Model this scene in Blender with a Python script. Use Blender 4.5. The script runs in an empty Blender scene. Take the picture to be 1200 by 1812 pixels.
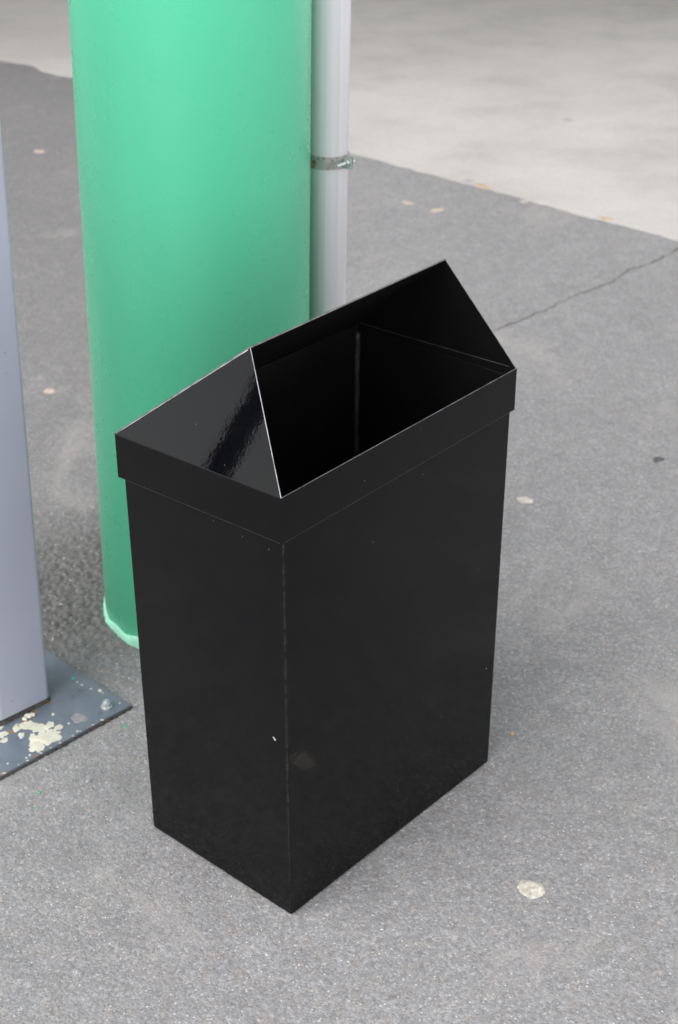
import bpy, bmesh, math, random
import numpy as np
from mathutils import Vector, Matrix, Euler

random.seed(4)
rng = np.random.default_rng(7)
sc = bpy.context.scene
C = sc.collection

# ------------------------------------------------------------------ camera
cam_d = bpy.data.cameras.new('camera')
cam = bpy.data.objects.new('camera', cam_d)
C.objects.link(cam)
cam_d.sensor_fit = 'VERTICAL'
cam_d.sensor_height = 36.0
cam_d.lens = 2823.27 / 1812 * 36.0
cam_d.clip_start = 0.05
cam_d.clip_end = 2000
cam_loc = Vector((0, 0, 1.6586))
rot = Matrix(((0.99984, -0.01789, 0.0), (0.00839, 0.46854, -0.88340), (0.01581, 0.88326, 0.46862)))
cam.matrix_world = Matrix.Translation(cam_loc) @ rot.to_4x4()
cam_d.dof.use_dof = True
cam_d.dof.focus_distance = 2.13
cam_d.dof.aperture_fstop = 6.8
sc.camera = cam

# ------------------------------------------------------------------ sky, sun, exposure
SUN_EL, SUN_AZ = math.radians(47), math.radians(227)     # azimuth clockwise from +Y
w = bpy.data.worlds.new('World')
sc.world = w
w.use_nodes = True
nt = w.node_tree
bg = nt.nodes['Background']
sky = nt.nodes.new('ShaderNodeTexSky')
sky.sky_type = 'NISHITA'
sky.sun_disc = False
sky.sun_elevation = SUN_EL
sky.sun_rotation = SUN_AZ
sky.dust_density = 0.4
sky.air_density = 1.0
sky.ozone_density = 1.0
hsv = nt.nodes.new('ShaderNodeHueSaturation')            # overcast: a nearly colourless sky
hsv.inputs['Saturation'].default_value = 0.07
nt.links.new(sky.outputs[0], hsv.inputs['Color'])
nt.links.new(hsv.outputs[0], bg.inputs['Color'])
bg.inputs['Strength'].default_value = 0.15

sun_d = bpy.data.lights.new('sun', 'SUN')
sun_d.energy = 0.6
sun_d.angle = math.radians(45)
sun_d.color = (1.0, 0.97, 0.93)
sun = bpy.data.objects.new('sun', sun_d)
C.objects.link(sun)
sdir = Vector((math.sin(SUN_AZ) * math.cos(SUN_EL), math.cos(SUN_AZ) * math.cos(SUN_EL), math.sin(SUN_EL)))
sun.rotation_euler = (-sdir).to_track_quat('-Z', 'Y').to_euler()

sc.view_settings.view_transform = 'Standard'
sc.view_settings.look = 'None'
sc.view_settings.exposure = 1.6
sc.view_settings.gamma = 1.0

# ------------------------------------------------------------------ helpers
def tag(o, label=None, cat=None, group=None, kind=None):
    if label: o['label'] = label
    if cat: o['category'] = cat
    if group: o['group'] = group
    if kind: o['kind'] = kind
    return o

def empty(name, M=None, loc=None):
    o = bpy.data.objects.new(name, None)
    o.empty_display_size = 0.1
    C.objects.link(o)
    if M is not None: o.matrix_world = M
    if loc is not None: o.location = loc
    return o

def obj(name, bm, mats, parent=None, smooth=False, bevel=0.0, seg=2, auto=35):
    me = bpy.data.meshes.new(name)
    bm.normal_update()
    bm.to_mesh(me); bm.free()
    for m in (mats if isinstance(mats, (list, tuple)) else [mats]):
        me.materials.append(m)
    o = bpy.data.objects.new(name, me)
    C.objects.link(o)
    if parent: o.parent = parent
    if smooth:
        for p in me.polygons: p.use_smooth = True
        me.set_sharp_from_angle(angle=math.radians(auto))
    if bevel:
        b = o.modifiers.new('bevel', 'BEVEL')
        b.width = bevel; b.segments = seg; b.limit_method = 'ANGLE'; b.angle_limit = math.radians(30)
        for p in me.polygons: p.use_smooth = True
        b.harden_normals = True
    return o

def poly_prism(bm, pts, thick, mat=0, edge_mat=None):
    """A flat polygon (list of 3-D points) given thickness against its normal."""
    pts = [Vector(p) for p in pts]
    n = (pts[1] - pts[0]).cross(pts[2] - pts[0]).normalized()
    a = [bm.verts.new(p) for p in pts]
    b = [bm.verts.new(p - n * thick) for p in pts]
    f = bm.faces.new(a); f.material_index = mat
    f = bm.faces.new(b[::-1]); f.material_index = mat
    for i in range(len(pts)):
        j = (i + 1) % len(pts)
        f = bm.faces.new([a[j], a[i], b[i], b[j]])
        f.material_index = mat if edge_mat is None else edge_mat
    return n

def box(bm, lo, hi, mat=0):
    (x0, y0, z0), (x1, y1, z1) = lo, hi
    v = [bm.verts.new(p) for p in ((x0,y0,z0),(x1,y0,z0),(x1,y1,z0),(x0,y1,z0),(x0,y0,z1),(x1,y0,z1),(x1,y1,z1),(x0,y1,z1))]
    for q in ((0,3,2,1),(4,5,6,7),(0,1,5,4),(1,2,6,5),(2,3,7,6),(3,0,4,7)):
        bm.faces.new([v[i] for i in q]).material_index = mat

def tube(bm, pts, r, n=8, mat=0, jitter=0.0):
    rings = []
    for i, p in enumerate(pts):
        p = Vector(p)
        t = (Vector(pts[min(i+1, len(pts)-1)]) - Vector(pts[max(i-1, 0)])).normalized()
        a = t.cross(Vector((0.3, 0.5, 0.8))).normalized(); b = t.cross(a)
        rr = r * (1 + jitter * (random.random() - 0.5))
        rings.append([bm.verts.new(p + (a*math.cos(2*math.pi*k/n) + b*math.sin(2*math.pi*k/n)) * rr) for k in range(n)])
    for A, B in zip(rings, rings[1:]):
        for k in range(n):
            f = bm.faces.new([A[k], A[(k+1) % n], B[(k+1) % n], B[k]]); f.material_index = mat; f.smooth = True
    bm.faces.new(rings[0][::-1]).material_index = mat
    bm.faces.new(rings[-1]).material_index = mat

def lathe(bm, prof, n=64, mat=0, cap=True, center=(0, 0)):
    rings = []
    for r, z in prof:
        rings.append([bm.verts.new((center[0] + r*math.cos(2*math.pi*k/n), center[1] + r*math.sin(2*math.pi*k/n), z)) for k in range(n)])
    for A, B in zip(rings, rings[1:]):
        for k in range(n):
            bm.faces.new([A[k], A[(k+1) % n], B[(k+1) % n], B[k]]).material_index = mat
    if cap:
        bm.faces.new(rings[0][::-1]).material_index = mat
        bm.faces.new(rings[-1]).material_index = mat

class NT:
    """Tiny node-graph writer."""
    def __init__(s, name):
        s.m = bpy.data.materials.new(name); s.m.use_nodes = True
        s.t = s.m.node_tree
        s.b = s.t.nodes['Principled BSDF']
        s.co = s.t.nodes.new('ShaderNodeTexCoord').outputs['Object']
    def set(s, sock, v):
        if isinstance(v, bpy.types.NodeSocket): s.t.links.new(v, sock)
        elif isinstance(v, (tuple, list)): sock.default_value = (*v, 1.0) if len(v) == 3 and sock.type == 'RGBA' else v
        else: sock.default_value = v
    def n(s, typ, ins=None, out=0, **props):
        nd = s.t.nodes.new(typ)
        for k, v in props.items(): setattr(nd, k, v)
        for k, v in (ins or {}).items(): s.set(nd.inputs[k], v)
        return nd.outputs[out]
    def noise(s, scale, detail=4, rough=0.55, co=None, out='Fac', dist=0.0):
        return s.n('ShaderNodeTexNoise', {'Vector': co or s.co, 'Scale': scale, 'Detail': detail, 'Roughness': rough, 'Distortion': dist}, out)
    def voro(s, scale, out='Distance', co=None, feature='F1', rnd=1.0):
        return s.n('ShaderNodeTexVoronoi', {'Vector': co or s.co, 'Scale': scale, 'Randomness': rnd}, out, feature=feature)
    def ramp(s, fac, *stops, interp='LINEAR'):
        nd = s.t.nodes.new('ShaderNodeValToRGB'); cr = nd.color_ramp; cr.interpolation = interp
        while len(cr.elements) < len(stops): cr.elements.new(0.5)
        for e, (p, c) in zip(cr.elements, stops):
            e.position = p
            e.color = (c, c, c, 1) if isinstance(c, (int, float)) else (*c, 1)
        s.set(nd.inputs[0], fac); return nd.outputs[0]
    def mix(s, fac, a, b, blend='MIX'):
        nd = s.t.nodes.new('ShaderNodeMix'); nd.data_type = 'RGBA'; nd.blend_type = blend
        s.set(nd.inputs[0], fac); s.set(nd.inputs[6], a); s.set(nd.inputs[7], b); return nd.outputs[2]
    def math(s, op, a, b=0.0, c=None, clamp=False):
        nd = s.t.nodes.new('ShaderNodeMath'); nd.operation = op; nd.use_clamp = clamp
        s.set(nd.inputs[0], a); s.set(nd.inputs[1], b)
        if c is not None: s.set(nd.inputs[2], c)
        return nd.outputs[0]
    def xyz(s):
        nd = s.t.nodes.new('ShaderNodeSeparateXYZ'); s.set(nd.inputs[0], s.co); return nd.outputs
    def mapping(s, scale, loc=(0, 0, 0)):
        return s.n('ShaderNodeMapping', {'Vector': s.co, 'Scale': scale, 'Location': loc})
    def attr(s, name):
        return s.n('ShaderNodeAttribute', {}, 'Fac', attribute_name=name)
    def bump(s, h, strength=0.3, dist=0.001, normal=None):
        nd = s.t.nodes.new('ShaderNodeBump'); s.set(nd.inputs['Strength'], strength); nd.inputs['Distance'].default_value = dist
        s.set(nd.inputs['Height'], h)
        if normal is not None: s.set(nd.inputs['Normal'], normal)
        return nd.outputs[0]
    def out(s, color=None, rough=None, metal=None, normal=None, spec=None, coat=None, coat_rough=None, coat_normal=None):
        b = s.b
        for k, v in (('Base Color', color), ('Roughness', rough), ('Metallic', metal), ('Normal', normal), ('Specular IOR Level', spec),
                     ('Coat Weight', coat), ('Coat Roughness', coat_rough), ('Coat Normal', coat_normal)):
            if v is not None: s.set(b.inputs[k], v)
        return s.m

# ------------------------------------------------------------------ the frame of the bin and the slope of the yard
A = math.radians(48.9766)
U = Vector((math.cos(A), math.sin(A), 0)); V = Vector((-math.sin(A), math.cos(A), 0))
P0 = Vector((-0.0638, 1.8267, 0))
LA, LB = -0.0042, -0.0298
GX = (-(LB*U.x + LA*V.x), -(LB*U.y + LA*V.y))
def gz(x, y, h=0.0):
    return GX[0]*(x - P0.x) + GX[1]*(y - P0.y) + h
GN = Vector((-GX[0], -GX[1], 1)).normalized()
eu = (U - Vector((0, 0, LB))).normalized()
ez = GN
ev = ez.cross(eu)
BIN_M = Matrix.Translation(P0) @ Matrix((eu, ev, ez)).transposed().to_4x4()
GROUND_R = BIN_M.to_3x3()

# ------------------------------------------------------------------ materials
def mat_asphalt():
    s = NT('asphalt')
    coarse = s.attr('coarse')
    big = s.noise(0.9, 4, 0.6)
    mid = s.noise(9, 5, 0.65)
    fine = s.noise(330, 3, 0.7)
    grit = s.noise(120, 4, 0.75)
    base = s.ramp(big, (0.3, (0.210, 0.2065, 0.209)), (0.7, (0.244, 0.240, 0.243)))
    base = s.mix(s.ramp(mid, (0.42, 0.0), (0.75, 0.5)), base, (0.180, 0.176, 0.180))
    base = s.mix(s.ramp(s.noise(23, 4, 0.6), (0.5, 0.0), (0.8, 0.45)), base, (0.30, 0.292, 0.295))
    base = s.mix(s.math('MULTIPLY', s.attr('darker_area'), 0.55), base, (0.135, 0.130, 0.130))
    base = s.mix(s.math('MULTIPLY', coarse, 0.75), base, (0.088, 0.084, 0.081))
    # aggregate: stones of varied grey, gaps of dark binder, pale specks
    vc = s.voro(230, 'Color')
    stone = s.n('ShaderNodeSeparateColor', {0: vc}, 0)
    base = s.mix(0.75, base, s.ramp(stone, (0.0, 0.74), (0.55, 0.97), (0.85, 1.07), (1.0, 1.35)), 'MULTIPLY')
    base = s.mix(1.0, base, s.ramp(fine, (0.28, 0.72), (0.5, 1.0), (0.72, 1.28)), 'MULTIPLY')
    base = s.mix(0.8, base, s.ramp(grit, (0.3, 0.78), (0.5, 1.0), (0.72, 1.22)), 'MULTIPLY')
    tint = s.noise(42, 3, 0.6, s.mapping((1, 1, 1), (4, 4, 0)))
    base = s.mix(1.0, base, s.ramp(tint, (0.35, (0.985, 0.99, 1.01)), (0.5, (1, 1, 1)), (0.65, (1.04, 1.0, 0.97))), 'MULTIPLY')
    patch = s.noise(34, 5, 0.7, s.mapping((1, 1, 1), (7, 1, 0)), dist=0.5)
    base = s.mix(0.45, base, s.ramp(patch, (0.3, 0.82), (0.5, 1.0), (0.7, 1.2)), 'MULTIPLY')
    vd = s.n('ShaderNodeSeparateColor', {0: s.voro(310, 'Color')}, 1)
    pale_speck = s.math('MULTIPLY', s.ramp(vd, (0.967, 0.0), (0.975, 1.0)), s.ramp(s.voro(310), (0.25, 1.0), (0.5, 0.0)))
    base = s.mix(s.math('MULTIPLY', pale_speck, 0.8), base, (0.62, 0.61, 0.60))
    ve = s.n('ShaderNodeSeparateColor', {0: s.voro(85, 'Color')}, 2)
    orange = s.math('MULTIPLY', s.ramp(ve, (0.988, 0.0), (0.99, 1.0)), s.ramp(s.voro(85), (0.12, 1.0), (0.24, 0.0)))
    base = s.mix(s.math('MULTIPLY', orange, 0.6), base, (0.36, 0.20, 0.11))
    # pale dusty smears and dark stains
    smear = s.ramp(s.noise(3.1, 6, 0.7, s.mapping((1.0, 0.7, 1.0), (3.1, 1.7, 0)), dist=0.6), (0.56, 0.0), (0.72, 0.6))
    base = s.mix(smear, base, (0.32, 0.30, 0.285))
    dark = s.ramp(s.noise(2.3, 5, 0.65, s.mapping((1, 1, 1), (9.3, 4.2, 0))), (0.60, 0.0), (0.75, 0.45))
    base = s.mix(dark, base, (0.15, 0.147, 0.15))
    h = s.math('ADD', s.math('MULTIPLY', s.ramp(s.voro(230), (0.0, 1.0), (0.6, 0.0)), 0.6), s.math('ADD', s.math('MULTIPLY', fine, 0.7), grit))
    nrm = s.bump(h, s.math('SUBTRACT', 0.5, s.math('MULTIPLY', coarse, 0.3)), 0.002)
    return s.out(base, s.ramp(fine, (0.3, 0.72), (0.7, 0.95)), 0, nrm, 0.35)

def mat_concrete():
    s = NT('concrete')
    big = s.noise(0.6, 5, 0.55)
    mid = s.noise(3.2, 6, 0.65, s.mapping((0.8, 1.0, 1.0), (2, 5, 0)), dist=0.2)
    fine = s.noise(60, 4, 0.7)
    c = s.ramp(big, (0.3, (0.385, 0.367, 0.348)), (0.7, (0.450, 0.431, 0.411)))
    c = s.mix(0.9, c, s.ramp(mid, (0.25, 0.78), (0.5, 1.0), (0.75, 1.12)), 'MULTIPLY')
    c = s.mix(0.6, c, s.ramp(fine, (0.25, 0.85), (0.75, 1.12)), 'MULTIPLY')
    v = s.n('ShaderNodeSeparateColor', {0: s.voro(7, 'Color')}, 0)
    spot = s.math('MULTIPLY', s.ramp(v, (0.965, 0.0), (0.97, 1.0)), s.ramp(s.voro(7), (0.1, 1.0), (0.22, 0.0)))
    c = s.mix(s.math('MULTIPLY', spot, 0.45), c, (0.16, 0.15, 0.145))
    return s.out(c, 0.8, 0, s.bump(s.math('ADD', fine, mid), 0.3, 0.003), 0.35)

def bin_bumps(s, k=1.0):
    peel = s.noise(260, 2, 0.5)
    wave = s.noise(20, 4, 0.6)
    return s.bump(peel, 0.07*k, 0.0006, s.bump(wave, 0.11*k, 0.004))

def mat_bin(name, dust_refl=0.0, inside=False, gloss=0.21, smoothness=1.0):
    s = NT(name)
    if inside:
        d = s.ramp(s.noise(14, 5, 0.7), (0.52, 0.0), (0.85, 1.0))
        c = s.mix(s.math('MULTIPLY', d, 0.10), (0.0035, 0.0035, 0.0038), (0.05, 0.05, 0.05))
        return s.out(c, 0.42, 0, bin_bumps(s), 0.35)
    x, y, z = s.xyz()
    dust_refl_n = s.math('ADD', s.math('MULTIPLY', s.ramp(s.noise(24, 6, 0.75), (0.48, 0.0), (0.8, 1.0)), 0.5), s.math('MULTIPLY', s.ramp(s.noise(70, 5, 0.7), (0.45, 0.0), (0.75, 1.0)), s.ramp(z, (0.05, 1.0), (0.5, 0.15))))
    c = s.mix(s.math('MULTIPLY', dust_refl_n, dust_refl), (0.0012, 0.0012, 0.0016), (0.10, 0.095, 0.088))  # dust, plus painted mottle standing in for ground reflections
    # tiny specks of dust and chips
    v = s.n('ShaderNodeSeparateColor', {0: s.voro(75, 'Color')}, 0)
    speck = s.math('MULTIPLY', s.ramp(v, (0.95, 0.0), (0.955, 1.0)), s.ramp(s.voro(75), (0.045, 1.0), (0.085, 0.0)))
    c = s.mix(s.math('MULTIPLY', speck, 0.3), c, (0.30, 0.29, 0.27))
    # scuffed paint along the upright folds of the front corner
    d = s.math('ADD', s.math('ABSOLUTE', s.math('ADD', x, -0.0035)), s.math('ABSOLUTE', s.math('ADD', y, 0.001)))
    along = s.ramp(s.noise(30, 6, 0.85, s.mapping((0.2, 0.2, 1.0))), (0.40, 0.0), (0.62, 1.0))
    edge = s.math('MULTIPLY', s.ramp(d, (0.0030, 1.0), (0.0040, 0.0)), along)
    c = s.mix(s.math('MULTIPLY', edge, 0.17), c, (0.28, 0.27, 0.25))
    rgh = s.math('ADD', s.math('MULTIPLY', s.ramp(s.noise(9, 5, 0.65), (0.35, 0.0), (0.75, 1.0)), 0.04), 0.025)
    rgh = s.math('ADD', rgh, s.math('MULTIPLY', dust_refl_n, 0.12))
    rgh = s.math('MULTIPLY', rgh, smoothness)
    return s.out(c, rgh, 0, bin_bumps(s, 1.0 if smoothness == 1.0 else 0.16), gloss)

def mat_simple(name, color, rough, metal=0.0, nscale=60, namt=0.15, bump=0.1, spec=0.5):
    s = NT(name)
    n1 = s.noise(nscale, 4, 0.6)
    c = s.mix(1.0, color, s.ramp(n1, (0.3, 1 - namt), (0.7, 1 + namt)), 'MULTIPLY')
    return s.out(c, s.ramp(n1, (0.3, max(rough - 0.06, 0.02)), (0.7, rough + 0.06)), metal, s.bump(n1, bump, 0.001), spec)

def mat_green():
    s = NT('green_paint')
    x, y, z = s.xyz()
    big = s.noise(3, 4, 0.6, s.mapping((1, 1, 0.35)))
    c = s.ramp(big, (0.3, (0.108, 0.585, 0.345)), (0.7, (0.118, 0.612, 0.363)))
    scuffz = s.math('MULTIPLY', s.ramp(s.math('ABSOLUTE', s.math('SUBTRACT', z, 0.62)), (0.05, 1.0), (0.30, 0.0)), s.math('MULTIPLY', s.math('SUBTRACT', -0.15, x), 28.0, clamp=True))
    scuff = s.math('MULTIPLY', s.ramp(s.noise(75, 6, 0.85, s.mapping((1, 1, 0.55))), (0.50, 0.0), (0.68, 1.0)), scuffz)
    c = s.mix(s.math('MULTIPLY', scuff, 0.4), c, (0.42, 0.74, 0.58))
    v = s.n('ShaderNodeSeparateColor', {0: s.voro(55, 'Color')}, 0)
    speck = s.math('MULTIPLY', s.ramp(v, (0.93, 0.0), (0.935, 1.0)), s.ramp(s.voro(55), (0.05, 1.0), (0.10, 0.0)))
    c = s.mix(s.math('MULTIPLY', speck, 0.5), c, (0.32, 0.72, 0.5))
    # dirty splash line near the ground
    d = s.math('MULTIPLY', s.ramp(z, (0.0, 1.0), (0.25, 0.0)), s.ramp(s.noise(30, 5, 0.7), (0.5, 0.0), (0.8, 0.15)))
    c = s.mix(d, c, (0.14, 0.40, 0.25))
    peel = s.noise(120, 2, 0.5)
    return s.out(c, s.ramp(s.noise(12, 4, 0.6), (0.3, 0.26), (0.7, 0.30)), 0, s.bump(peel, 0.05, 0.0008), 0.36)

def mat_pipe():
    s = NT('satin_aluminium')
    streak = s.noise(90, 3, 0.6, s.mapping((1, 1, 0.01)))
    blot = s.noise(10, 5, 0.7)
    c = s.mix(1.0, (0.73, 0.715, 0.74), s.ramp(streak, (0.3, 0.86), (0.5, 1.0), (0.7, 1.05)), 'MULTIPLY')
    c = s.mix(s.ramp(blot, (0.58, 0.0), (0.8, 0.35)), c, (0.30, 0.31, 0.32))
    scr = s.ramp(s.noise(22, 3, 0.8, s.mapping((0.35, 0.35, 7.0))), (0.70, 0.0), (0.73, 1.0))
    c = s.mix(s.math('MULTIPLY', scr, 0.6), c, (0.13, 0.13, 0.14))
    return s.out(c, s.ramp(streak, (0.3, 0.30), (0.7, 0.42)), 0.08, s.bump(streak, 0.04, 0.001), 0.5)

def mat_post():
    s = NT('grey_blue_paint')
    n1 = s.noise(7, 4, 0.6)
    c = s.ramp(n1, (0.3, (0.335, 0.355, 0.425)), (0.7, (0.36, 0.38, 0.455)))
    v = s.n('ShaderNodeSeparateColor', {0: s.voro(60, 'Color')}, 0)
    speck = s.math('MULTIPLY', s.ramp(v, (0.93, 0.0), (0.935, 1.0)), s.ramp(s.voro(60), (0.07, 1.0), (0.14, 0.0)))
    c = s.mix(s.math('MULTIPLY', speck, 0.5), c, (0.11, 0.115, 0.13))
    return s.out(c, 0.34, 0, s.bump(s.noise(150, 2), 0.04, 0.0008), 0.5)

def mat_plate():
    s = NT('slate_paint')
    n1 = s.noise(26, 5, 0.65)
    c = s.ramp(n1, (0.3, (0.095, 0.118, 0.148)), (0.7, (0.130, 0.155, 0.188)))
    c = s.mix(s.ramp(s.noise(70, 4, 0.7), (0.62, 0.0), (0.78, 0.35)), c, (0.24, 0.25, 0.26))
    v = s.n('ShaderNodeSeparateColor', {0: s.voro(48, 'Color')}, 0)
    speck = s.math('MULTIPLY', s.ramp(v, (0.93, 0.0), (0.935, 1.0)), s.ramp(s.voro(48), (0.09, 1.0), (0.14, 0.0)))
    c = s.mix(s.math('MULTIPLY', speck, 0.8), c, (0.52, 0.48, 0.38))
    rust = s.ramp(s.noise(40, 6, 0.75), (0.64, 0.0), (0.74, 0.55))
    c = s.mix(rust, c, (0.20, 0.13, 0.085))
    return s.out(c, s.ramp(n1, (0.3, 0.24), (0.7, 0.45)), 0, s.bump(n1, 0.12, 0.001), 0.5)

M_asph = mat_asphalt()
M_conc = mat_concrete()
M_bin = mat_bin('black_gloss_paint', 0.022)
M_lid = mat_bin('black_gloss_paint_lid', 0.012)
M_end = mat_bin('black_gloss_paint_end', 0.012, gloss=0.12, smoothness=0.5)  # same paint as the lid, specular lowered to dim its sky reflection
M_in = mat_bin('black_paint_inside', inside=True)
M_edge = mat_simple('sky_glint_edge', (0.33, 0.33, 0.355), 0.30, 0.75, 60, 0.45)  # pale metal colour stands in for sky glint along the sheet edges
M_edge_dark = mat_simple('dusty_sheet_edge', (0.10, 0.097, 0.09), 0.5, 0.0, 90, 0.6)
M_weld = mat_simple('pale_weld', (0.022, 0.0215, 0.020), 0.6, 0.0, 40, 0.8, 0.5)
M_dust = mat_simple('dust_line', (0.013, 0.0127, 0.012), 0.5, 0.0, 45, 0.95, 0.4)
M_chip = mat_simple('bare_primer_chip', (0.24, 0.235, 0.225), 0.55, 0.0, 300, 0.4, 0.5)
M_green = mat_green()
M_mint = mat_simple('mint_filler', (0.235, 0.53, 0.385), 0.55, 0, 45, 0.12, 0.5)
M_pipe = mat_pipe()
M_post = mat_post()
M_plate = mat_plate()
M_cream = mat_simple('cream_primer', (0.52, 0.505, 0.415), 0.6, 0, 55, 0.16, 0.3)
M_rust = mat_simple('rust', (0.24, 0.125, 0.05), 0.85, 0, 130, 0.6, 0.6, 0.2)
M_grime_refl = mat_simple('grime_and_reflection', (0.055, 0.05, 0.045), 0.9, 0, 160, 0.6, 0.6, 0.2)  # dirt; on the post's weld it also paints the post's dark reflection
M_zinc = mat_simple('zinc_plating', (0.52, 0.55, 0.54), 0.32, 0.65, 200, 0.25, 0.2)
M_steel = mat_simple('stainless_band', (0.38, 0.37, 0.36), 0.30, 0.55, 90, 0.18, 0.15)
M_gum = mat_simple('cream_gum', (0.43, 0.40, 0.35), 0.75, 0, 110, 0.4, 0.9, 0.25)
M_gum_b = mat_simple('tan_gum', (0.42, 0.345, 0.28), 0.8, 0, 100, 0.25, 0.6, 0.2)
M_leaf = mat_simple('dry_leaf', (0.40, 0.27, 0.15), 0.8, 0, 60, 0.3, 0.6, 0.2)
M_dry = mat_simple('grey_dust_blot', (0.225, 0.225, 0.23), 0.8, 0, 90, 0.2, 0.3, 0.2)
M_crack = mat_simple('crack_dirt', (0.11, 0.106, 0.10), 0.95, 0, 60, 0.5, 0.5, 0.1)
M_oil = mat_simple('oily_dirt', (0.085, 0.082, 0.08), 0.8, 0, 60, 0.5, 0.5, 0.2)
M_moss = mat_simple('crack_moss', (0.10, 0.095, 0.065), 0.95, 0, 60, 0.5, 0.5, 0.1)
M_dark = mat_simple('dark_blue_paint', (0.15, 0.17, 0.23), 0.4, 0, 20, 0.2)
M_roof = mat_simple('roof_soffit', (0.22, 0.22, 0.22), 0.8, 0, 3, 0.1, 0.1)
M_flake = mat_simple('green_flake', (0.02, 0.42, 0.20), 0.5, 0, 60, 0.2)
M_stone_chip = mat_simple('loose_stone', (0.38, 0.39, 0.40), 0.85, 0, 220, 0.35, 0.6, 0.3)

# ------------------------------------------------------------------ asphalt: one sheet, finely displaced near the camera
def vnoise(x, y, s, seed):
    r = np.random.default_rng(seed); G = r.random((256, 256))
    fx, fy = x*s, y*s
    ix, iy = np.floor(fx).astype(int), np.floor(fy).astype(int)
    tx, ty = fx-ix, fy-iy
    tx, ty = tx*tx*(3-2*tx), ty*ty*(3-2*ty)
    g = lambda a, b: G[a % 256, b % 256]
    return (g(ix,iy)*(1-tx)+g(ix+1,iy)*tx)*(1-ty) + (g(ix,iy+1)*(1-tx)+g(ix+1,iy+1)*tx)*ty

def worley(x, y, s, seed):
    r = np.random.default_rng(seed); JX, JY, RR = r.random((256,256)), r.random((256,256)), r.random((256,256))
    fx, fy = x*s, y*s
    ix, iy = np.floor(fx).astype(int), np.floor(fy).astype(int)
    best = np.full(x.shape, 9.0); rr = np.zeros(x.shape)
    for a in (-1, 0, 1):
        for b in (-1, 0, 1):
            cx, cy = ix+a, iy+b
            d = np.hypot(cx+JX[cx % 256, cy % 256]-fx, cy+JY[cx % 256, cy % 256]-fy)
            m = d < best
            best = np.where(m, d, best); rr = np.where(m, RR[cx % 256, cy % 256], rr)
    return best, rr

def smooth(a, b, t):
    t = np.clip((t-a)/(b-a), 0, 1); return t*t*(3-2*t)

def make_ground():
    xs = np.concatenate([[-300,-80,-30,-12,-6,-3,-1.8,-1.3], np.arange(-1.0, 0.8, 0.0033), [1.1,1.6,3,6,12,30,80,300]])
    ys = np.concatenate([[-300,-80,-30,-10,-3,0,0.8,1.2], np.arange(1.45, 3.35, 0.0036), [3.6,4.2,5,6.5,9,14,30,80,300]])
    X, Y = np.meshgrid(xs, ys)
    coarse = np.exp(-(((X+0.52)/0.20)**2 + ((Y-2.76)/0.30)**2)**1.5)
    coarse = np.clip(coarse + 0.22*(vnoise(X, Y, 14, 3)-0.5)*(coarse > 0.02), 0, 1)
    fade = smooth(-1.0, -0.92, X)*smooth(0.8, 0.72, X)*smooth(1.45, 1.5, Y)*smooth(3.35, 3.0, Y)
    d1, r1 = worley(X, Y, 82, 11)
    d2, r2 = worley(X, Y, 190, 12)
    peb1 = np.clip(1-1.25*d1, 0, 1)**0.6*(0.4+0.6*r1)
    peb2 = np.clip(1-1.25*d2, 0, 1)**0.6*(0.4+0.6*r2)
    h = coarse*(0.0085*peb1 + 0.0020*peb2 - 0.0075)
    h += (1-coarse)*(0.0010*peb2 + 0.0008*peb1 - 0.0012)
    h += 0.0016*(vnoise(X, Y, 22, 5)-0.5) + 0.003*(vnoise(X, Y, 6, 6)-0.5)
    Z = GX[0]*(X-P0.x) + GX[1]*(Y-P0.y) + h*fade - 0.0006
    nx, ny = len(xs), len(ys)
    co = np.stack([X, Y, Z], -1).reshape(-1, 3).astype(np.float32)
    i = np.arange(nx*ny).reshape(ny, nx)
    q = np.stack([i[:-1,:-1], i[:-1,1:], i[1:,1:], i[1:,:-1]], -1).reshape(-1, 4).astype(np.int32)
    me = bpy.data.meshes.new('asphalt_ground')
    me.vertices.add(len(co)); me.vertices.foreach_set('co', co.ravel())
    me.loops.add(q.size); me.loops.foreach_set('vertex_index', q.ravel())
    me.polygons.add(len(q)); me.polygons.foreach_set('loop_start', np.arange(0, q.size, 4, dtype=np.int32))
    me.polygons.foreach_set('use_smooth', np.ones(len(q), dtype=bool))
    me.update(calc_edges=True)
    darker = smooth(0.05, -0.45, X + 0.25*(vnoise(X, Y, 2.3, 21)-0.5))*smooth(2.35, 2.75, Y + 0.3*(vnoise(X, Y, 3.1, 22)-0.5))  # darker asphalt at the far left, with ragged borders
    at = me.attributes.new('darker_area', 'FLOAT', 'POINT'); at.data.foreach_set('value', darker.ravel().astype(np.float32))
    at = me.attributes.new('coarse', 'FLOAT', 'POINT'); at.data.foreach_set('value', (coarse*fade).ravel().astype(np.float32))
    me.materials.append(M_asph)
    o = bpy.data.objects.new('asphalt_ground', me); C.objects.link(o)
    return tag(o, 'grey worn asphalt of the yard', None, None, 'structure')
make_ground()

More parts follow.
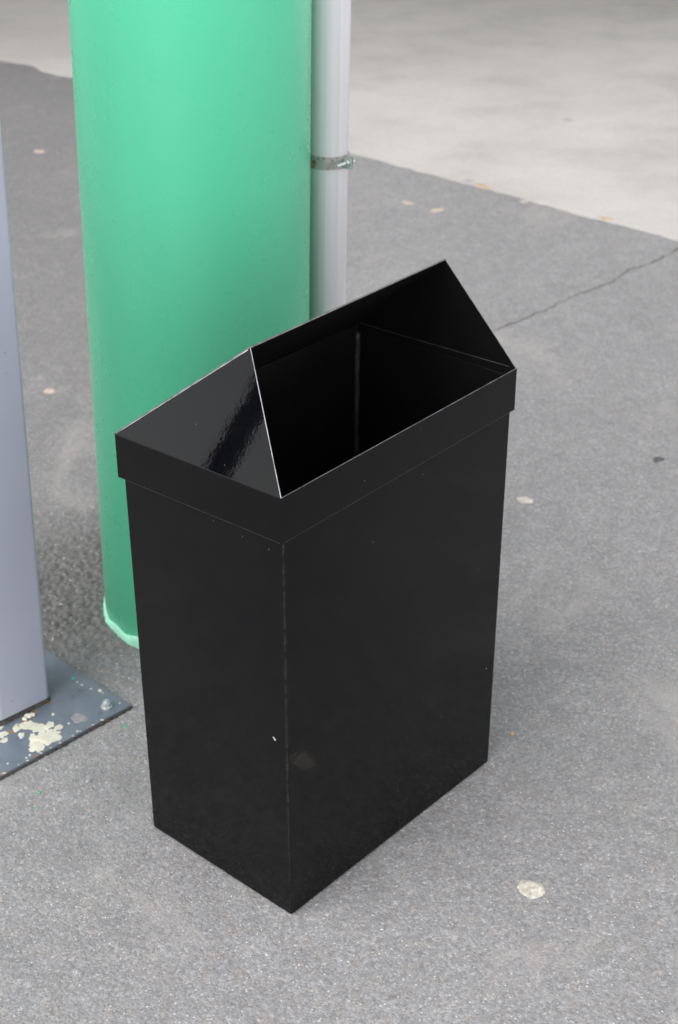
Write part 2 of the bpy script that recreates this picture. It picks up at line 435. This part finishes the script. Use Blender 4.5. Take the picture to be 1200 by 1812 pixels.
# ------------------------------------------------------------------ concrete apron: a thin slab with a ragged front edge
def make_concrete():
    key = [(-60, 58.9), (-6.5, 11.45), (-1.72, 7.235), (-1.52, 7.08), (-1.36, 6.985), (-1.30, 6.885), (-1.16, 6.79), (0.0176, 5.715), (1.0417, 4.795), (1.6, 4.27), (6, 0.10), (60, -50)]
    pts = []
    for (x0, y0), (x1, y1) in zip(key, key[1:]):
        L = math.hypot(x1-x0, y1-y0)
        n = max(1, int(min(L/0.035, 240)))
        for k in range(n):
            t = k/n
            j = (random.random()-0.5)*0.014 + 0.003*math.sin(11*t*L) if -6.5 <= x0 <= 6 and k else 0
            pts.append((x0+(x1-x0)*t + j*0.67, y0+(y1-y0)*t + j*0.74))
    pts.append(key[-1])
    bm = bmesh.new()
    rows = []
    for dx, dy, h in ((0, 0, -0.03), (0.0, 0.0, 0.002), (0.022, 0.024, 0.0030), (0.06, 0.066, 0.0036), (0.35, 0.38, 0.0040)):
        rows.append([bm.verts.new((x+dx, y+dy, gz(x+dx, y+dy, h))) for x, y in pts])
    back = [bm.verts.new((x+200*0.67, y+200*0.74, gz(x+200*0.67, y+200*0.74, 0.0040))) for x, y in pts]
    rows.append(back)
    for a, b in zip(rows, rows[1:]):
        for k in range(len(pts)-1):
            bm.faces.new([a[k], a[k+1], b[k+1], b[k]])
    o = obj('concrete_apron', bm, M_conc)
    return tag(o, 'pale concrete slab behind the asphalt', None, None, 'structure')
make_concrete()

# roof over the concrete, just out of the photograph: it shades the far part of the slab
def make_roof():
    bm = bmesh.new()
    d, nrm = Vector((1, 0, 0)), Vector((0, 1, 0))
    o0 = Vector((0, ROOF_BACK, 0))
    lo = [o0 - d*16, o0 + d*16, o0 + d*16 + nrm*7, o0 - d*16 + nrm*7]
    poly_prism(bm, [p + Vector((0, 0, ROOF_Z+0.35)) for p in lo], 0.35)
    o = obj('shade_roof', bm, M_roof, bevel=0.01)
    tag(o, 'unseen flat roof added to shade the far concrete slab', None, None, 'structure')
ROOF_BACK, ROOF_Z = 5.9, 3.0
make_roof()

# a tall dark mast off to the left, outside the photograph: the dark band mirrored in the lid's sloping end
def make_mast():
    x, y = MAST
    root = empty('reflected_mast', loc=(x, y, gz(x, y)))
    tag(root, 'unseen dark blue mast added off to the left for the dark band in the bin lid', 'mast')
    bm = bmesh.new()
    lathe(bm, [(0.10, -0.3), (0.085, 7.0)], 32)
    for f in bm.faces: f.smooth = len(f.verts) == 4
    obj('shaft', bm, M_dark, root)
    bm = bmesh.new()
    lathe(bm, [(0.24, 0.0), (0.24, 0.03), (0.15, 0.05), (0.15, 0.12)], 32)
    obj('foot_flange', bm, M_dark, root, bevel=0.004)
MAST = (-9.0, 0.59)
make_mast()

# crack in the asphalt
def make_crack():
    key = [(1.075, 4.765), (1.0354, 4.73), (0.93, 4.60), (0.85, 4.54), (0.7718, 4.425), (0.69, 4.36), (0.60, 4.26), (0.5086, 4.165), (0.44, 4.10), (0.40, 4.05), (0.34, 3.99), (0.25, 3.93)]
    bm = bmesh.new(); L = []; R = []
    for (x0, y0), (x1, y1) in zip(key, key[1:]):
        n = 9
        for k in range(n):
            t = k/n
            x = x0+(x1-x0)*t + (random.random()-0.5)*0.012; y = y0+(y1-y0)*t + (random.random()-0.5)*0.012
            wd = 0.0030*(0.15+1.2*random.random()**1.5) * (0.35 if x < 0.42 else 1)
            L.append(bm.verts.new((x-wd*0.66, y+wd*0.75, gz(x, y, 0.0006)))); R.append(bm.verts.new((x+wd*0.66, y-wd*0.75, gz(x, y, 0.0006))))
    for k in range(len(L)-1):
        f = bm.faces.new([L[k], R[k], R[k+1], L[k+1]]); f.material_index = 1 if random.random() < 0.3 else 0
    o = obj('asphalt_crack', bm, [M_crack, M_moss])
    tag(o, 'thin dark crack wandering across the asphalt', None, None, 'structure')
make_crack()

# ------------------------------------------------------------------ the litter bin
def make_bin():
    root = empty('litter_bin', BIN_M)
    tag(root, 'glossy black sheet metal litter bin with sloping open-fronted lid', 'litter bin')
    Wd, D, tu, tv, zl = 0.5004, 0.3037, 0.0053, 0.0005, 0.6523
    T = 0.0014
    ztop = 0.7165
    k = ztop/zl
    def c(u, v, z):                        # a point of the tapered shell; u, v in 0..1
        f = 1 - z/zl
        return Vector((tu*f + u*(Wd-2*tu*f), tv*f + v*(D-2*tv*f), z))
    # body: outer shell with its own inner skin
    bm = bmesh.new()
    o0 = [bm.verts.new(c(u, v, 0.002)) for u, v in ((0,0),(1,0),(1,1),(0,1))]
    o1 = [bm.verts.new(c(u, v, ztop)) for u, v in ((0,0),(1,0),(1,1),(0,1))]
    def ins(p, z):
        return Vector((p.x + (T if p.x < Wd/2 else -T), p.y + (T if p.y < D/2 else -T), z))
    i1 = [bm.verts.new(ins(v.co, ztop)) for v in o1]
    i0 = [bm.verts.new(ins(v.co, 0.012)) for v in o0]
    for q in range(4):
        r = (q+1) % 4
        bm.faces.new([o0[q], o0[r], o1[r], o1[q]]).material_index = 0
        bm.faces.new([i0[r], i0[q], i1[q], i1[r]]).material_index = 1
        bm.faces.new([o1[q], o1[r], i1[r], i1[q]]).material_index = 2
    bm.faces.new(o0[::-1]).material_index = 0
    bm.faces.new(i0).material_index = 1
    body = obj('body', bm, [M_bin, M_in, M_in], root, bevel=0.0008, seg=3)
    # folded flange of the front panel lapping the side: a fine raised seam beside the front corner
    bm = bmesh.new()
    def wob(p, q, n, amp):
        return [p.lerp(q, i/n) + Vector((random.uniform(-amp, amp), random.uniform(-amp, amp), 0)) for i in range(n+1)]
    p = c(0, 0, 0.004) + Vector((0.0032, 0.0001, 0)); q = c(0, 0, 0.652) + Vector((0.0032, 0.0001, 0))
    tube(bm, wob(p, q, 40, 0.0001), 0.00055, 6)
    obj('corner_seam', bm, M_bin, body)
    # pale weld in the far inner corner
    bm = bmesh.new()
    p = c(1, 1, 0.03) + Vector((-0.0030, -0.0030, 0)); q = c(1, 1, ztop-0.012) + Vector((-0.0030, -0.0030, 0))
    tube(bm, wob(p, q, 60, 0.0006), 0.0048, 10, 0, 0.25)
    obj('inner_weld', bm, M_weld, body)
    # chips
    def chip(center, uax, vax, r, seed):
        rr = random.Random(seed); bm = bmesh.new()
        n = 11; nrm = Vector(uax).cross(Vector(vax)).normalized()
        ring = [bm.verts.new(Vector(center) + Vector(uax)*math.cos(2*math.pi*i/n)*r*rr.uniform(.45, 1.2) + Vector(vax)*math.sin(2*math.pi*i/n)*r*rr.uniform(.6, 1.5) + nrm*0.0003) for i in range(n)]
        top = bm.verts.new(Vector(center) + nrm*0.0006)
        for i in range(n): bm.faces.new([ring[i], ring[(i+1) % n], top])
        obj('paint_chip', bm, M_chip, body)
    chip((0.0023, 0.023, 0.3215), (0, -1, 0), (0, 0.5, 0.85), 0.0034, 2)
    chip((0.4745, 0.0, 0.205), (1, 0, 0), (0, 0, 1), 0.0012, 3)
    # ---- lid
    lw, ld, lx, ly, z1, z2, za, e, e_far, g = 0.5151, 0.3145, -0.0076, -0.0049, 0.6523, 0.72, 0.8755, 0.0700, 0.0313, 0.3661
    yw, lta, ltb = math.radians(0.5721), -0.0345, 0.0106
    def P(u, v, z):
        cu, cv = Wd/2, D/2
        uu, vv = u+lx-cu, v+ly-cv
        return Vector((cu+uu*math.cos(yw)-vv*math.sin(yw), cv+uu*math.sin(yw)+vv*math.cos(yw), z + lta*vv + ltb*uu))
    T = 0.0016
    # skirt: ring of four walls, rounded at the folds, with sky glint painted on the sheet's top edge along the front
    bm = bmesh.new()
    def ring(inset, z):
        return [bm.verts.new(P(a, b, z)) for a, b in ((inset, inset), (lw-inset, inset), (lw-inset, ld-inset), (inset, ld-inset))]
    ob, ot, ib, it = ring(0, z1), ring(0, z2), ring(T, z1), ring(T, z2)
    for q in range(4):
        r = (q+1) % 4
        bm.faces.new([ob[q], ob[r], ot[r], ot[q]]).material_index = 0
        bm.faces.new([ib[r], ib[q], it[q], it[r]]).material_index = 1
        bm.faces.new([ib[q], ib[r], ob[r], ob[q]]).material_index = 3
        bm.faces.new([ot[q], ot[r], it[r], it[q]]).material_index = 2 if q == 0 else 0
    for a, b in ((P(0, 0.004, z1+0.0002), P(0, ld, z1+0.0002)), (P(0.004, 0, z1+0.0002), P(lw, 0, z1+0.0002))):
        tube(bm, [a.lerp(b, t) for t in np.linspace(0, 1, 50)], 0.0004, 5, 4)
    tube(bm, [P(0.0016, ld*t, z2-0.0010) for t in np.linspace(0.006, 0.994, 12)], 0.0019, 12, 0)      # rounded fold below the near end
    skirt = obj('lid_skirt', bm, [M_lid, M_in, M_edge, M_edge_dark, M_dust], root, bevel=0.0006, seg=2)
    # folded lip inside the front rim
    bm = bmesh.new()
    poly_prism(bm, [P(0.004, T+0.0002, z2-0.0010), P(lw-0.004, T+0.0002, z2-0.0010), P(lw-0.010, 0.013, z2-0.0085), P(0.010, 0.013, z2-0.0085)], 0.0012)
    obj('front_lip', bm, M_in, skirt)
    # hips and back slope
    A1, A2 = P(e, g*ld, za), P(lw-e_far, g*ld, za)
    c0, c1, c2, c3 = P(0, 0, z2), P(lw, 0, z2), P(lw, ld, z2), P(0, ld, z2)
    up = Vector((0, 0, 0.0004))
    bm = bmesh.new()
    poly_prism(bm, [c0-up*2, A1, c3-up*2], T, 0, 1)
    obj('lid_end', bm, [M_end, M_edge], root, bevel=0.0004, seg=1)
    bm = bmesh.new()
    poly_prism(bm, [c1-up*2, c2-up*2, A2], T, 0, 1)
    obj('lid_end', bm, [M_in, M_edge_dark], root, bevel=0.0004, seg=1)
    bm = bmesh.new()
    n = (A1-c3).cross(c2-c3).normalized()
    if n.z < 0: n = -n
    dn = (c3-A1).normalized(); dn = ((c3+c2)-(A1+A2)).normalized()*0.003
    quad = [c3+dn, A1-dn*0.1, A2-dn*0.1, c2+dn]
    if (quad[1]-quad[0]).cross(quad[2]-quad[0]).dot(n) < 0: quad = quad[::-1]
    poly_prism(bm, [q + n*0.0012 for q in quad], 0.0022, 0, 1)
    back = obj('lid_slope', bm, [M_in, M_edge_dark], root, bevel=0.0003, seg=1)
    # bright tube painted as sky glint where the near end meets the slope, and along its open edge
    bm = bmesh.new()
    nh = (c3-c0).cross(A1-c0).normalized()
    if nh.x > 0: nh = -nh
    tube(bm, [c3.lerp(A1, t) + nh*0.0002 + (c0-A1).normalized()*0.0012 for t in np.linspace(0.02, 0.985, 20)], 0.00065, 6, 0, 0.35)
    obj('edge_glint', bm, M_edge, back)
    # fine joint lines inside
    bm = bmesh.new()
    tube(bm, [P(lw-T-0.002, ld-T-0.004, z2+0.001).lerp(P(lw-T-0.002, 0.012, z2+0.001), t) for t in np.linspace(0, 1, 40)], 0.0007, 6, 0, 0.5)
    obj('inner_joint', bm, M_weld, skirt)
    bm = bmesh.new()
    tube(bm, [P(T+0.002, ld-T-0.003, z2-0.001).lerp(P(lw-T-0.002, ld-T-0.003, z2-0.001), t) for t in np.linspace(0, 1, 40)], 0.0013, 6, 0, 0.5)
    obj('inner_joint', bm, M_in, skirt)
    # pale scrape under the skirt by the front corner
    bm = bmesh.new()
    for a, b, r in (((-0.0018, 0.050), (-0.0015, 0.034), 0.00045), ((-0.0015, 0.033), (-0.0012, 0.019), 0.00035), ((-0.001, 0.0185), (-0.0008, 0.0125), 0.0009), ((-0.0006, 0.006), (-0.0006, 0.003), 0.0008)):
        pa, pb = Vector((a[0]+0.0014, a[1], 0.6535)), Vector((b[0]+0.0014, b[1], 0.6505))
        tube(bm, [pa.lerp(pb, t)+Vector((-0.001, 0, random.uniform(-.0008, .0008))) for t in np.linspace(0, 1, 7)], r, 5, 0, 1.2)
    obj('scrape', bm, M_chip, skirt)
    return root
make_bin()

# ------------------------------------------------------------------ the green round column
def make_column():
    cx, cy, r = -0.259, 2.7082, 0.1989
    zb = gz(cx, cy)
    root = empty('round_column', loc=(cx, cy, zb))
    tag(root, 'thick round column painted bright mint green behind the black bin', 'column')
    bm = bmesh.new()
    lathe(bm, [(r, -0.03), (r, 3.4)], 160)
    for f in bm.faces: f.smooth = len(f.verts) == 4
    obj('shaft', bm, M_green, root)
    # pale filler at the foot, ragged above and below
    bm = bmesh.new(); n = 220; rows = []
    hh = [0.0135 + 0.0035*math.sin(5*t)+0.003*math.sin(17*t+1)+random.uniform(-.0012, .0012) for t in np.linspace(0, 2*math.pi, n, endpoint=False)]
    for rad, f in ((0.0042, -0.035), (0.0042, 0.02), (0.0036, 0.5), (0.0022, 0.85), (0.0004, 1.0), (-0.002, 1.0)):
        ringv = []
        for kx in range(n):
            t = 2*math.pi*kx/n
            x, y = (r+rad)*math.cos(t), (r+rad)*math.sin(t)
            g = GX[0]*x + GX[1]*y
            wig = 0.0007*math.sin(13*t)+0.0005*math.sin(41*t+2) if rad > 0.004 else 0
            x, y = x*(1+wig/r), y*(1+wig/r)
            ringv.append(bm.verts.new((x, y, g + (hh[kx]*f if f > 0 else f))))
        rows.append(ringv)
    for a_, b_ in zip(rows, rows[1:]):
        for kx in range(n): bm.faces.new([a_[kx], a_[(kx+1) % n], b_[(kx+1) % n], b_[kx]])
    obj('foot_filler', bm, M_mint, root, smooth=True, auto=60)
make_column()

# ------------------------------------------------------------------ the grey pipe with its clamp
def make_pipe():
    px, py, r = -0.0315, 2.80, 0.0365
    zb = gz(px, py)
    root = empty('drain_pipe', loc=(px, py, zb))
    tag(root, 'upright dull aluminium pipe standing just behind the green column', 'pipe')
    bm = bmesh.new()
    lathe(bm, [(r, -0.02), (r, 3.4)], 64)
    for f in bm.faces: f.smooth = len(f.verts) == 4
    obj('tube', bm, M_pipe, root)
    cl = empty('pipe_clamp', loc=(px, py, 0.8850))
    tag(cl, 'thin steel band clamp with a bolt round the grey pipe', 'clamp')
    az = math.radians(-36)
    bm = bmesh.new(); n = 72; hb = 0.0112
    rows = {}
    for key, rad, z in (('a', r+0.0004, -hb), ('b', r+0.0022, -hb), ('c', r+0.0022, hb), ('d', r+0.0004, hb)):
        rows[key] = [bm.verts.new((rad*math.cos(az+0.06+t), rad*math.sin(az+0.06+t), z)) for t in np.linspace(0, 2*math.pi-0.12, n)]
    for a_, b_ in (('a', 'b'), ('b', 'c'), ('c', 'd'), ('d', 'a')):
        for k in range(n-1): bm.faces.new([rows[a_][k], rows[a_][k+1], rows[b_][k+1], rows[b_][k]])
    band_bm = bm
    rad = Vector((math.cos(az), math.sin(az), 0)); tan = Vector((-rad.y, rad.x, 0))
    if tan.y > 0: tan = -tan               # towards the camera
    for sgn in (1, -1):
        bm = bmesh.new()
        c0 = rad*(r-0.001) + tan*(0.0032*sgn)
        p = [c0 + Vector((0, 0, -hb)), c0 + rad*0.0185 + Vector((0, 0, -hb)), c0 + rad*0.0185 + Vector((0, 0, hb)), c0 + Vector((0, 0, hb))]
        poly_prism(bm, p, 0.0020)
        obj('ear', bm, M_zinc, cl, bevel=0.0004, seg=1)
    axis = rad*(r+0.0098) + Vector((0, 0, 0.001))
    def hexa(bm, a, b, rr, n=6):
        t = (b-a).normalized(); x = t.cross(Vector((0, 0, 1))).normalized(); y = t.cross(x)
        A_ = [bm.verts.new(a + (x*math.cos(2*math.pi*i/n)+y*math.sin(2*math.pi*i/n))*rr) for i in range(n)]
        B_ = [bm.verts.new(b + (x*math.cos(2*math.pi*i/n)+y*math.sin(2*math.pi*i/n))*rr) for i in range(n)]
        for i in range(n): bm.faces.new([A_[i], A_[(i+1) % n], B_[(i+1) % n], B_[i]])
        bm.faces.new(A_[::-1]); bm.faces.new(B_)
    bm = bmesh.new()
    hexa(bm, axis - tan*0.008, axis + tan*0.036, 0.0030, 14)
    hexa(bm, axis - tan*0.0105, axis - tan*0.0062, 0.0068)
    obj('bolt', bm, M_zinc, cl, smooth=True, auto=30)
    bm = bmesh.new()
    hexa(bm, axis + tan*0.0045, axis + tan*0.0100, 0.0062)
    obj('nut', bm, M_zinc, cl, bevel=0.0005, seg=1)
    # rust on the band
    bm = band_bm
    for a0, zz, s in ((math.radians(232), 0.001, 0.006), (math.radians(228), -0.008, 0.004), (math.radians(283), 0.006, 0.0018), (math.radians(288), -0.0075, 0.0016)):
        nn = 12; R2 = r+0.0026
        ctr = bm.verts.new((R2*math.cos(a0), R2*math.sin(a0), zz))
        rg = []
        for i in range(nn):
            q = s*random.uniform(0.5, 1.1)
            aa = a0 + math.cos(2*math.pi*i/nn)*q*0.9/r; z_ = max(-hb+0.0005, min(hb-0.0005, zz+math.sin(2*math.pi*i/nn)*q))
            rg.append(bm.verts.new((R2*math.cos(aa), R2*math.sin(aa), z_)))
        for i in range(nn): bm.faces.new([ctr, rg[i], rg[(i+1) % nn]]).material_index = 1
    obj('band', bm, [M_steel, M_rust], cl, smooth=True, auto=40)
make_pipe()

# ------------------------------------------------------------------ the square post on its base plate
def blob(bm, center, r, seed, h=0.0004, sx=1.0, sy=1.0, n=26, mat=0, rough=0.35, rotm=None):
    """A thin ragged patch with a slightly domed top lying in the local XY plane."""
    q = random.Random(seed)
    ph = [q.uniform(0, 6.28) for _ in range(6)]
    def rad(t):
        return r*(1 + rough*(0.45*math.sin(2*t+ph[0]) + 0.35*math.sin(3*t+ph[1]) + 0.3*math.sin(5*t+ph[2]) + 0.22*math.sin(8*t+ph[3]) + 0.16*math.sin(13*t+ph[4])))
    ctr = Vector(center); rows = []
    for f, z in ((1.0, -0.0004), (0.96, h*0.7), (0.6, h), ):
        row = []
        for i in range(n):
            t = 2*math.pi*i/n
            p = Vector((math.cos(t)*rad(t)*f*sx, math.sin(t)*rad(t)*f*sy, z*(1+0.25*q.uniform(-1, 1)) if f < 1 else z))
            row.append(bm.verts.new(ctr + (rotm @ p if rotm else p)))
        rows.append(row)
    for a_, b_ in zip(rows, rows[1:]):
        for i in range(n): bm.faces.new([a_[i], a_[(i+1) % n], b_[(i+1) % n], b_[i]]).material_index = mat
    bm.faces.new(rows[-1]).material_index = mat

def make_post():
    e1 = Vector((-0.6958, -0.7182, 0)).normalized(); e2 = Vector((e1.y, -e1.x, 0))
    corner = Vector((-0.3648, 2.3502, 0))
    # plate frame: origin at its visible corner, x along e1, y along e2, lying on the sloping ground
    ex = (e1 + Vector((0, 0, GX[0]*e1.x+GX[1]*e1.y))).normalized()
    ey = GN.cross(ex)
    if ey.dot(e2) < 0: ey = -ey
    org = Vector((corner.x, corner.y, gz(corner.x, corner.y)))
    R3 = Matrix((ex, ey, ex.cross(ey))).transposed()
    flip = ex.cross(ey).z
    root = empty('square_post', Matrix.Translation(org))
    tag(root, 'square blue-grey steel post bolted down through a chipped base plate', 'post')
    W = lambda x, y, z: ex*x + ey*y + GN*z
    # plate
    bm = bmesh.new()
    LX, LY, H = 0.296, 0.345, 0.0062
    p = [W(0,0,H), W(LX,0,H), W(LX,LY,H), W(0,LY,H)]
    n = poly_prism(bm, p if (p[1]-p[0]).cross(p[2]-p[0]).z > 0 else p[::-1], H+0.004)
    bmesh.ops.bevel(bm, geom=bm.edges[:], offset=0.0008, segments=2, affect='EDGES')
    plate_bm = bm
    # dirt line and rust along the plate's lower edge
    tube(bm, [W(-0.0005+t, -0.0012+random.uniform(-.0007, .0007), 0.0006+random.uniform(-.001, .001)) for t in np.linspace(0.0, LX, 80)], 0.0022, 6, 3, 1.2)
    tube(bm, [W(-0.0012+random.uniform(-.0007, .0007), t, 0.0003+random.uniform(-.001, .001)) for t in np.linspace(0.0, LY, 80)], 0.0018, 6, 3, 1.2)
    for i in range(26):
        t = random.uniform(0.06, LX)
        blob(bm, W(t, 0.0012+random.uniform(0, 0.002), H), random.uniform(0.0008, 0.0024), i, 0.0003, 1.6, 0.7, 12, 2 - i % 2)
    # post: rounded square tube, vertical
    cpx = 0.147; cpy = 0.171; hw = 0.0565; rc = 0.011
    ctr = ex*cpx + ey*cpy
    cz = org.z
    bm = bmesh.new(); sect = []
    for sx, sy, a0 in ((1,1,0),(-1,1,90),(-1,-1,180),(1,-1,270)):
        for k in range(9):
            a = math.radians(a0 + 90*k/8)
            sect.append((sx*(hw-rc)+rc*math.cos(a), sy*(hw-rc)+rc*math.sin(a)))
    zbase = (W(cpx, cpy, 0)).z + H
    def P(x, y, z): return Vector((ctr.x, ctr.y, 0)) + e1*x + e2*y + Vector((0, 0, z))
    lo = [bm.verts.new(P(x, y, zbase+0.0085)) for x, y in sect]
    hi = [bm.verts.new(P(x, y, 3.2)) for x, y in sect]
    for k in range(len(sect)):
        f = bm.faces.new([lo[k], lo[(k+1) % len(sect)], hi[(k+1) % len(sect)], hi[k]]); f.smooth = True
    bm.faces.new(hi); bm.faces.new(lo[::-1])
    bmesh.ops.recalc_face_normals(bm, faces=bm.faces[:])
    obj('shaft', bm, M_post, root, smooth=True, auto=50)
    # weld between post and plate, darkened for the post's reflection in the plate
    bm = bmesh.new(); rows = []
    for grow, zz in ((0.005, -0.004), (0.004, 0.001), (-0.002, 0.0065), (-0.005, 0.0095)):
        row = []
        for k, (x, y) in enumerate(sect):
            d = math.hypot(x, y); j = random.uniform(-.0006, .0006)
            row.append(bm.verts.new(P(x*(1+(grow+j)/d), y*(1+(grow+j)/d), zbase+zz + (GX[0]*(e1.x*x+e2.x*y)+GX[1]*(e1.y*x+e2.y*y)))))
        rows.append(row)
    for a_, b_ in zip(rows, rows[1:]):
        for k in range(len(sect)): bm.faces.new([a_[k], a_[(k+1) % len(sect)], b_[(k+1) % len(sect)], b_[k]])
    bmesh.ops.recalc_face_normals(bm, faces=bm.faces[:])
    obj('foot_weld', bm, M_grime_refl, root)
    # bared primer patches, rust and a grey blot on the plate
    rotm = Matrix((ex, ey, GN)).transposed()
    return root, plate_bm, W, H, rotm, org
post_root, plate_bm, PW, PH, PROT, PORG = make_post()

def px_to_plane(x, y, h):
    """Point where the measured sight line of a mark meets the sloping yard raised by h (used for surveying positions)."""
    f = 2823.27
    v = rot @ Vector(((x-600)/f, -(y-906)/f, -1.0))
    g = Vector((GX[0], GX[1], 0))
    s = (GX[0]*(cam_loc.x-P0.x) + GX[1]*(cam_loc.y-P0.y) + h - cam_loc.z) / (v.z - g.x*v.x - g.y*v.y)
    return cam_loc + v*s

def make_plate_marks():
    bm = plate_bm
    # (x, y, radius px, stretch): survey of the bared patches on the plate
    marks = [(66,1286,11,1.5,.25),(92,1296,9,1.5,.25),(85,1311,9,1.4,.25),(62,1315,9,1.2,.25),(55,1283,15,1.7,.35),(72,1288,12,1.3,.35),(88,1283,8,1.4,.3),(78,1304,13,1.4,.35),(98,1304,11,1.5,.3),(104,1287,7,1.3,.25),(60,1306,9,1.2,.35),
             (66,1322,12,1.15,.3),(72,1314,8,1.2,.3),(38,1301,6,1.2,.35),(32,1287,9,1.4,.3),(3,1300,9,1.5,.35),(8,1310,6,1.3,.3),(1,1285,7,.9,.3),
             (94,1264,3,1.2,.2),(122,1280,2,1.2,.2),(137,1294,2,1.3,.2),(53,1336,2.2,1.2,.2),(105,1296,3,1.2,.2),(47,1341,2,1.4,.2),(177,1222,3.6,1.2,.2),(182,1226,1.6,1.2,.2),
             (161,1219,1.7,1.2,.2),(145,1212,1.8,2,.2),(137,1207,1.8,1.6,.2),(212,1244,1.8,1.2,.2),(14,1351,1.8,1.2,.2)]
    for i, (x, y, r, st, ro) in enumerate(marks):
        p = px_to_plane(x, y, PH) - PORG
        d = 2.35
        blob(bm, p, r/1215*1.1, 40+i, 0.0003 + 0.00008*(i % 4), 1.0*st**0.5, 1.55/st**0.5, 40, 1, ro*0.95, None)
    blob(bm, px_to_plane(141, 1270, PH) - PORG, 17/1215, 7, 0.0003, 1.0, 1.15, 34, 4, 0.22)
    for i, (x, y, r) in enumerate([(25,1291,4),(38,1283,5),(46,1275,4),(20,1296,4),(62,1259,5),(86,1244,5),(52,1270,3),(56,1265,4),(188,1252,10)]):
        blob(bm, px_to_plane(x, y, PH) - PORG, r/1215, 90+i, 0.00025, 1.5 if i < 8 else 1, 1.0, 18, 2, 0.5)
    # cream lumps of filler against the weld
    for i, (x, y, r) in enumerate([(50,1268,6),(57,1266,5),(44,1273,4)]):
        blob(bm, px_to_plane(x, y, PH+0.002) - PORG, r/1215, 120+i, 0.004, 1.3, 1.0, 18, 1, 0.3)
    # green flecks on the plate
    blob(bm, px_to_plane(130, 1200, PH) - PORG, 3.5/1215, 140, 0.0003, 1.5, 1.0, 14, 5, 0.4)
    obj('base_plate', bm, [M_plate, M_cream, M_rust, M_grime_refl, M_dry, M_flake], post_root, smooth=True, auto=40)
    # anchor bolt: washer, hex nut, stud
    b = px_to_plane(189, 1251, PH) - PORG
    bm = bmesh.new()
    def disc(z0, z1, r, n, rot0=0.0):
        A_ = [bm.verts.new(b + Vector((r*math.cos(2*math.pi*i/n+rot0), r*math.sin(2*math.pi*i/n+rot0), z0))) for i in range(n)]
        B_ = [bm.verts.new(b + Vector((r*math.cos(2*math.pi*i/n+rot0), r*math.sin(2*math.pi*i/n+rot0), z1))) for i in range(n)]
        for i in range(n): bm.faces.new([A_[i], A_[(i+1) % n], B_[(i+1) % n], B_[i]])
        bm.faces.new(A_[::-1]); bm.faces.new(B_)
    disc(0.0, 0.0028, 0.0105, 28)
    disc(0.0028, 0.0105, 0.0080, 6, 0.35)
    disc(0.0105, 0.0145, 0.0045, 16)
    obj('anchor_bolt', bm, M_zinc, post_root, smooth=True, auto=30, bevel=0.0004, seg=1)
make_plate_marks()

# ------------------------------------------------------------------ small things lying on the yard
def lying(name, label, cat, x, y, r, mat, seed, h, sx=1.0, sy=1.0, rough=0.3, group=None, scale=None):
    p = px_to_plane(x, y, 0.0)
    dist = (p - cam_loc).dot(-(rot @ Vector((0, 0, 1))))
    o_bm = bmesh.new()
    blob(o_bm, (0, 0, 0), r*dist/2823.27, seed, h, sx, sy, 40, 0, rough, GROUND_R)
    o = obj(name, o_bm, mat, smooth=True, auto=70)
    o.location = p
    return tag(o, label, cat, group)
G = 'flattened spots of gum on the asphalt'
lying('gum_spot', 'wrinkled cream gum spot on asphalt in front of the bin, nearest the viewer', 'gum spot', 940, 1573, 21, M_gum, 3, 0.0011, 1.0, 1.3, 0.14, G)
lying('gum_spot', 'small smooth cream gum spot on asphalt just right of the bin', 'gum spot', 929, 885, 12, M_gum, 5, 0.0012, 1.0, 1.25, 0.12, G)
lying('gum_spot', 'pale tan gum spot on asphalt between the square post and green column', 'gum spot', 88, 692, 9, M_gum_b, 8, 0.0012, 1.0, 1.3, 0.2, G)
lying('gum_spot', 'small pink-beige gum spot near the concrete edge, left of the green column', 'gum spot', 70, 268, 7, M_gum_b, 9, 0.0014, 1.1, 1.6, 0.15, G)
lying('gum_spot', 'tiny round orange-beige gum spot right of the grey pipe', 'gum spot', 722, 359, 6, M_gum_b, 10, 0.0014, 1.0, 1.8, 0.2, G)
lying('gum_spot', 'long narrow orange-beige gum smear right of the grey pipe', 'gum spot', 774, 372, 9, M_gum_b, 11, 0.0012, 1.5, 1.0, 0.3, G)
lying('oil_spot', 'dark oily spot on asphalt at the right, beyond the bin', 'oil spot', 1165, 813, 8, M_oil, 13, 0.0006, 1.3, 1.2, 0.3)
lying('paint_fleck', 'tiny green paint fleck between base plate and black bin', 'paint fleck', 222, 1285, 3, M_flake, 21, 0.0006, 1.2, 0.8, 0.5, 'green paint flecks on the asphalt')
lying('paint_fleck', 'tiny green paint fleck on asphalt below the base plate, upper of two', 'paint fleck', 70, 1402, 2.4, M_flake, 22, 0.0006, 1.4, 0.8, 0.4, 'green paint flecks on the asphalt')
lying('paint_fleck', 'tiny green paint fleck on asphalt below the base plate, lower of two', 'paint fleck', 66, 1430, 1.9, M_flake, 23, 0.0006, 1.0, 1.0, 0.4, 'green paint flecks on the asphalt')
lying('leaf_scrap', 'scrap of orange-brown dry leaf by the right foot of the bin', 'leaf', 906, 1297, 3.5, M_leaf, 31, 0.0012, 1.3, 1.0, 0.5)
lying('leaf_scrap', 'orange-brown scrap of leaf lodged along the middle of the concrete edge', 'leaf', 853, 330, 6, M_leaf, 32, 0.004, 0.9, 3.0, 0.5)
lying('leaf_scrap', 'orange-brown scrap of leaf on the concrete edge at the right', 'leaf', 1072, 388, 6, M_leaf, 33, 0.004, 0.9, 2.4, 0.5)
lying('leaf_scrap', 'whitish scrap lying on asphalt below the concrete edge', 'leaf', 927, 357, 4, M_gum, 34, 0.003, 1.5, 1.4, 0.5)
lying('stone_chip', 'small pale stone chip on asphalt left of the bin, below the base plate corner', 'stone', 156, 1383, 3.2, M_stone_chip, 51, 0.004, 1.2, 1.0, 0.5)
